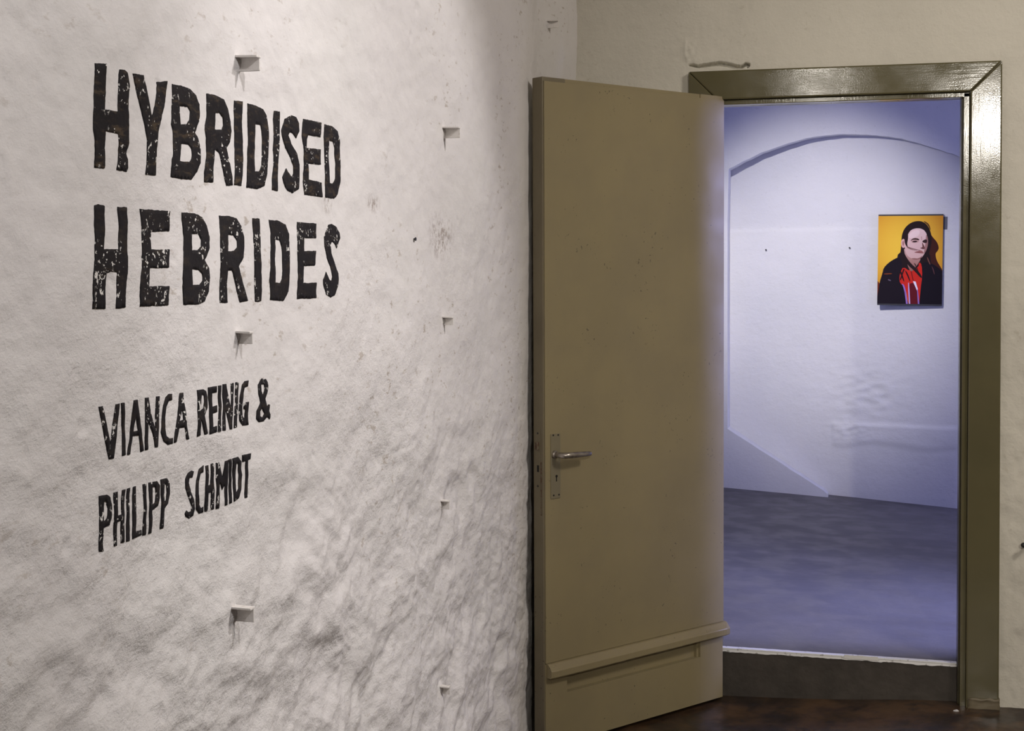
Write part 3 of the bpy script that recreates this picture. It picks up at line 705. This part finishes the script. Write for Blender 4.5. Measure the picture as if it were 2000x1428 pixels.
# ------------------------------------------------------------------ painted lettering
def letter(parent, name, outline, holes, zo, zs, mat, seed, jit=0.0008):
    def conv(p): return on_left(zo[0]+p[0]*zs, zo[1]+p[1]*zs)
    loops = []
    for L in [outline]+holes:
        q = [conv(p) for p in L]; out = []
        for a, b in zip(q, q[1:]+q[:1]):
            n = max(1, int(math.hypot(b[0]-a[0], b[1]-a[1])/0.0035))
            for k in range(n):
                t = k/n; y = a[0]+(b[0]-a[0])*t; z = a[1]+(b[1]-a[1])*t
                y += jit*1.3*float(pn(y*170, z*170, seed)+0.8*pn(y*60, z*60, seed+3)); z += jit*float(pn(y*170+40, z*170, seed+1)+0.8*pn(y*60, z*60+9, seed+4))
                out.append((y, z))
        loops.append(out)
    pts = []; ed = []
    for L in loops:
        b = len(pts); pts += [Vector(p) for p in L]; ed += [(b+i, b+(i+1)%len(L)) for i in range(len(L))]
    ys = [p[0] for p in loops[0]]; zs_ = [p[1] for p in loops[0]]
    inside = lambda y, z: pip(y, z, loops[0]) and not any(pip(y, z, h) for h in loops[1:])
    st = 0.0055; allp = np.array([p for L in loops for p in L])
    y = min(ys)+st/2
    while y < max(ys):
        z = min(zs_)+st/2
        while z < max(zs_):
            if inside(y, z) and np.min(np.abs(allp-np.array((y, z))).sum(1)) > 0.003: pts.append(Vector((y, z)))
            z += st
        y += st
    ov, oe, of, *_ = delaunay_2d_cdt(pts, ed, [], 0, 1e-7)
    Y = np.array([v.x for v in ov]); Zc = np.array([v.y for v in ov]); X = WX + wall_h(Y, Zc)
    Fc = []
    for f in of:
        cy_ = (ov[f[0]].x+ov[f[1]].x+ov[f[2]].x)/3; cz_ = (ov[f[0]].y+ov[f[1]].y+ov[f[2]].y)/3
        if inside(cy_, cz_): Fc.append(tuple(f))
    n = len(X); V = [(X[i]+0.0011, Y[i], Zc[i]) for i in range(n)] + [(X[i]-0.001, Y[i], Zc[i]) for i in range(n)]
    cnt = {}
    for f in Fc:
        for a, b in ((f[0],f[1]),(f[1],f[2]),(f[2],f[0])): cnt[(a,b)] = cnt.get((a,b), 0)+1
    side = [(a, a+n, b+n, b) for (a, b) in cnt if (b, a) not in cnt]
    o = obj_from(name, V, Fc+side, mat, None)
    bm = bmesh.new(); bm.from_mesh(o.data); bmesh.ops.recalc_face_normals(bm, faces=list(bm.faces)); bm.to_mesh(o.data); bm.free()
    for p in o.data.polygons: p.use_smooth = len(p.vertices) == 3
    o.parent = parent
    return o

ZA, ZBo, ZC = (150, 80), (150, 380), (150, 720)
S1, S3 = 0.275, 450/1691
T1 = [
 [(125,157),(207,163),(200,330),(195,485),(290,503),(292,300),(300,203),(335,205),(358,225),(372,320),(362,440),(368,600),(358,760),(360,900),(350,928),(280,917),(290,800),(293,660),(200,640),(195,760),(195,905),(122,900),(125,700),(115,640),(118,450),(122,300)],
 [(395,230),(470,243),(500,380),(532,540),(570,290),(640,285),(625,430),(600,540),(575,640),(565,760),(557,957),(485,947),(495,850),(497,700),(470,560),(430,400)],
 ([(675,308),(740,318),(800,340),(845,390),(868,450),(870,540),(850,620),(835,650),(860,690),(875,760),(875,870),(850,930),(810,985),(740,980),(665,965),(670,880),(682,780),(680,640),(668,590),(675,450)],
  [(725,460),(785,470),(803,500),(798,560),(780,590),(735,592)], [(738,728),(790,735),(812,770),(815,820),(800,860),(730,852)]),
 ([(918,372),(980,385),(1040,415),(1070,480),(1085,560),(1095,640),(1085,720),(1060,760),(1080,850),(1100,960),(1105,1025),(1060,1028),(1040,940),(1010,800),(978,770),(970,870),(965,1003),(903,1003),(905,920),(918,800),(915,690),(905,630),(920,540)],
  [(980,510),(1010,512),(1035,545),(1038,600),(1025,632),(978,628)]),
 [(1115,423),(1175,430),(1170,560),(1175,700),(1178,880),(1165,1030),(1115,1022),(1122,880),(1118,720),(1115,560)],
 ([(1210,445),(1260,455),(1320,485),(1345,530),(1358,620),(1358,800),(1350,950),(1330,1030),(1280,1052),(1203,1040),(1208,900),(1215,700),(1210,560)],
  [(1265,590),(1300,597),(1310,640),(1313,780),(1308,880),(1295,925),(1262,928),(1260,800)]),
 [(1398,495),(1440,502),(1438,640),(1432,800),(1425,1067),(1383,1058),(1395,880),(1395,650)],
 [(1475,553),(1520,527),(1555,540),(1575,585),(1578,640),(1555,692),(1530,655),(1510,648),(1500,670),(1520,730),(1560,800),(1578,880),(1578,1000),(1575,1050),(1530,1082),(1490,1060),(1465,1010),(1458,970),(1485,905),(1510,950),(1525,965),(1537,940),(1535,890),(1510,820),(1480,760),(1460,700),(1450,640)],
 [(1605,553),(1735,580),(1728,685),(1640,668),(1630,700),(1628,760),(1730,770),(1732,880),(1640,870),(1645,930),(1645,985),(1735,1005),(1743,1110),(1615,1092),(1605,1000),(1612,880),(1610,760),(1595,680)],
 ([(1757,592),(1810,605),(1850,640),(1867,720),(1870,880),(1868,1010),(1850,1090),(1825,1120),(1762,1110),(1762,950),(1757,780),(1752,680)],
  [(1787,705),(1815,715),(1828,760),(1835,880),(1832,980),(1815,1015),(1793,1010),(1790,900)]),
]
T2 = [
 [(122,75),(150,68),(193,82),(195,230),(190,388),(245,390),(292,388),(297,240),(287,88),(352,90),(357,180),(355,400),(357,560),(345,680),(345,803),(275,807),(280,700),(285,550),(240,545),(205,560),(200,700),(200,810),(108,813),(110,640),(122,480),(128,340),(122,200)],
 [(445,103),(660,118),(655,260),(525,262),(525,390),(655,392),(652,520),(515,522),(510,652),(655,650),(648,787),(445,795),(447,640),(462,520),(462,380),(458,240)],
 ([(743,127),(830,132),(885,160),(920,220),(938,300),(940,380),(920,440),(905,465),(935,520),(943,600),(935,690),(905,760),(860,780),(755,782),(748,650),(755,480),(758,320)],
  [(815,277),(860,280),(882,320),(880,370),(855,395),(815,395)], [(815,530),(860,535),(890,565),(892,610),(870,640),(820,643)]),
 ([(1008,150),(1080,152),(1130,170),(1165,220),(1185,300),(1187,380),(1180,450),(1148,510),(1170,600),(1213,755),(1155,765),(1130,660),(1100,540),(1070,535),(1062,640),(1068,768),(1013,768),(1015,600),(1018,400)],
  [(1072,285),(1110,290),(1135,330),(1135,375),(1115,400),(1072,402)]),
 [(1245,168),(1295,170),(1300,300),(1305,450),(1310,600),(1308,758),(1263,760),(1260,600),(1258,420),(1252,280)],
 ([(1362,180),(1430,185),(1480,215),(1503,280),(1510,400),(1508,560),(1500,690),(1465,755),(1370,748),(1368,600),(1375,440),(1375,280)],
  [(1407,315),(1435,325),(1452,370),(1458,500),(1455,600),(1440,628),(1408,625),(1405,500)]),
 [(1562,195),(1697,205),(1697,310),(1612,308),(1612,402),(1697,400),(1690,502),(1610,508),(1605,628),(1700,625),(1700,735),(1562,740),(1570,600),(1565,420),(1563,300)],
 [(1785,215),(1810,208),(1840,230),(1862,270),(1868,312),(1843,382),(1825,345),(1808,335),(1798,360),(1805,420),(1830,490),(1855,560),(1855,640),(1830,715),(1800,732),(1770,710),(1750,640),(1747,605),(1768,548),(1790,605),(1805,615),(1812,585),(1800,520),(1775,450),(1758,370),(1755,300)],
]
T3 = [
 [(158,280),(187,275),(245,555),(283,262),(310,257),(290,480),(268,660),(230,665),(205,540)],
 [(320,253),(347,250),(347,400),(353,520),(355,635),(328,640),(332,500),(325,380)],
 ([(415,232),(443,228),(455,330),(475,480),(488,603),(465,612),(455,490),(405,495),(388,630),(367,633),(385,520),(400,370)], [(430,350),(447,455),(412,462)]),
 [(497,215),(523,212),(540,330),(572,440),(580,205),(605,202),(600,400),(593,575),(572,580),(555,480),(522,390),(520,480),(518,595),(497,598),(500,400)],
 [(697,185),(697,230),(670,240),(655,280),(645,360),(645,440),(655,495),(675,512),(703,508),(700,550),(665,558),(635,535),(615,470),(622,370),(632,270),(650,210),(672,187)],
 ([(752,180),(778,177),(790,280),(805,420),(822,518),(802,520),(790,430),(748,435),(730,540),(710,545),(735,360),(745,250)], [(768,300),(778,375),(750,385)]),
 ([(880,158),(925,152),(945,165),(957,210),(955,290),(935,345),(960,478),(935,485),(905,365),(905,490),(880,500),(885,300)], [(912,190),(930,195),(932,240),(925,290),(905,310)]),
 [(960,138),(1025,128),(1022,175),(990,180),(993,280),(1027,268),(1027,318),(995,330),(997,430),(1027,420),(1025,465),(972,482),(970,300)],
 [(1035,125),(1058,122),(1058,280),(1055,462),(1033,465),(1040,300)],
 [(1068,115),(1095,112),(1110,220),(1130,290),(1128,108),(1150,105),(1145,260),(1138,445),(1118,445),(1105,370),(1090,300),(1088,455),(1065,455),(1072,300)],
 [(1162,102),(1183,98),(1180,250),(1172,430),(1150,437),(1160,250)],
 [(1258,87),(1253,130),(1228,140),(1218,180),(1212,280),(1215,350),(1230,368),(1235,300),(1222,295),(1225,250),(1260,243),(1257,413),(1215,417),(1190,380),(1187,300),(1195,200),(1210,120),(1230,92)],
 ([(1355,73),(1385,75),(1402,110),(1398,170),(1380,220),(1395,280),(1405,262),(1415,265),(1408,310),(1420,345),(1413,372),(1395,355),(1370,385),(1335,393),(1315,370),(1318,310),(1345,250),(1330,190),(1328,120)],
  [(1350,115),(1372,115),(1375,160),(1362,195),(1352,165)], [(1355,290),(1375,330),(1360,360),(1342,350),(1342,315)]),
]
T4 = [
 ([(160,935),(215,925),(245,945),(255,1000),(250,1100),(235,1150),(192,1170),(190,1340),(162,1342),(162,1150)], [(195,975),(218,978),(225,1030),(218,1100),(195,1125)]),
 [(270,910),(298,903),(297,1080),(325,1070),(330,892),(353,887),(345,1050),(345,1275),(320,1280),(320,1115),(295,1125),(292,1300),(270,1305),(272,1100)],
 [(365,882),(388,875),(383,1050),(383,1265),(360,1270),(363,1080)],
 [(410,870),(430,862),(432,1050),(430,1195),(472,1185),(475,1222),(403,1252),(405,1050)],
 [(482,850),(507,843),(508,1000),(505,1218),(482,1225),(488,1050)],
 ([(525,838),(585,825),(605,860),(605,950),(590,1010),(550,1040),(545,1205),(522,1213),(530,1020)], [(552,870),(572,868),(580,920),(570,985),(552,1000)]),
 ([(612,815),(660,803),(678,840),(680,920),(665,990),(640,1025),(632,1170),(608,1180),(618,1000)], [(640,845),(655,850),(658,910),(650,965),(638,975)]),
 [(857,755),(845,800),(825,800),(818,840),(835,900),(858,970),(862,1030),(850,1080),(820,1100),(795,1085),(790,1065),(800,1040),(815,1055),(835,1045),(838,1005),(815,940),(795,880),(795,810),(815,765),(840,748)],
 [(930,710),(925,760),(905,770),(893,830),(890,920),(895,1000),(910,1025),(928,1015),(925,1055),(895,1065),(872,1030),(868,930),(875,820),(895,735)],
 [(942,715),(962,708),(962,860),(978,850),(982,700),(1005,693),(1003,850),(1005,1030),(980,1035),(982,905),(962,915),(957,1045),(935,1050),(940,880)],
 [(1020,692),(1043,688),(1065,800),(1085,680),(1108,673),(1105,850),(1103,1000),(1085,1007),(1085,850),(1065,890),(1045,830),(1042,1025),(1018,1030),(1022,850)],
 [(1112,668),(1132,662),(1133,800),(1137,985),(1117,993),(1115,830)],
 ([(1140,660),(1180,648),(1205,680),(1210,780),(1203,890),(1185,950),(1150,978),(1143,820)], [(1168,695),(1182,700),(1187,780),(1180,880),(1165,915)]),
 [(1210,635),(1275,622),(1272,665),(1253,672),(1255,800),(1250,945),(1230,950),(1237,800),(1235,678),(1212,685)],
]
for li, (T, zo, zs, mt, lb) in enumerate((
    (T1, ZA, S1, 'ink_brown', 'large worn black painted word HYBRIDISED, upper line of the title'),
    (T2, ZBo, S1, 'ink', 'large black painted word HEBRIDES, lower line of the title'),
    (T3, ZC, S3, 'ink', 'smaller black painted name line VIANCA REINIG & under the title'),
    (T4, ZC, S3, 'ink', 'smaller black painted name line PHILIPP SCHMIDT, lowest of the lettering'))):
    root = tag(empty('painted_lettering'), lb, 'lettering', 'black lettering painted on the plaster wall')
    for k, L in enumerate(T):
        out, hs = (L[0], list(L[1:])) if isinstance(L, tuple) else (L, [])
        letter(root, 'letter', out, hs, zo, zs, M[mt], 300+li*40+k, 0.0006 if li < 2 else 0.0003)

# ------------------------------------------------------------------ small things at the right
hk = tag(empty('wall_hook', tuple(on_y(2006, 1060, BW-0.004))), 'black iron hook on the wall right of the door casing', 'hook')
box('back_plate', -0.004, 0.022, -0.004, 0.002, -0.05, 0.06, M['iron'], hk, 0.0015)
bm = bmesh.new(); sweep_bm(bm, [(0.008, -0.003, 0.012), (0.006, -0.02, 0.012), (0.0, -0.03, 0.006), (-0.012, -0.034, -0.002)], [0.006, 0.006, 0.006, 0.0055], 12, up=(0, 0, 1)); finish('arm', bm, M['iron'], hk, smooth=True)
bm = bmesh.new(); bmesh.ops.create_uvsphere(bm, u_segments=14, v_segments=10, radius=0.0085, matrix=Matrix.Translation((-0.014, -0.035, -0.002))); finish('knob', bm, M['iron'], hk, smooth=True)
p = None
d = ray(1867, 1390); s = (0.03-CAM[2])/d[2]; p = CAM + s*d
zf = float(floor_z(p[0], p[1]))
V = [(-.008,-.002,.0005),(.0,-.006,.0005),(.009,.0,.0005),(.004,.005,.0005),(-.006,.003,.0005),(-.008,-.002,.003),(.0,-.006,.0045),(.009,.0,.0025),(.004,.005,.005),(-.006,.003,.003)]
ch = obj_from('paint_chip', V, [(4,3,2,1,0),(5,6,7,8,9)]+[(i,(i+1)%5,5+(i+1)%5,5+i) for i in range(5)], M['chip'])
ch.location = (p[0], p[1], zf); tag(ch, 'small white flake of paint on the brown floor before the step', 'debris')
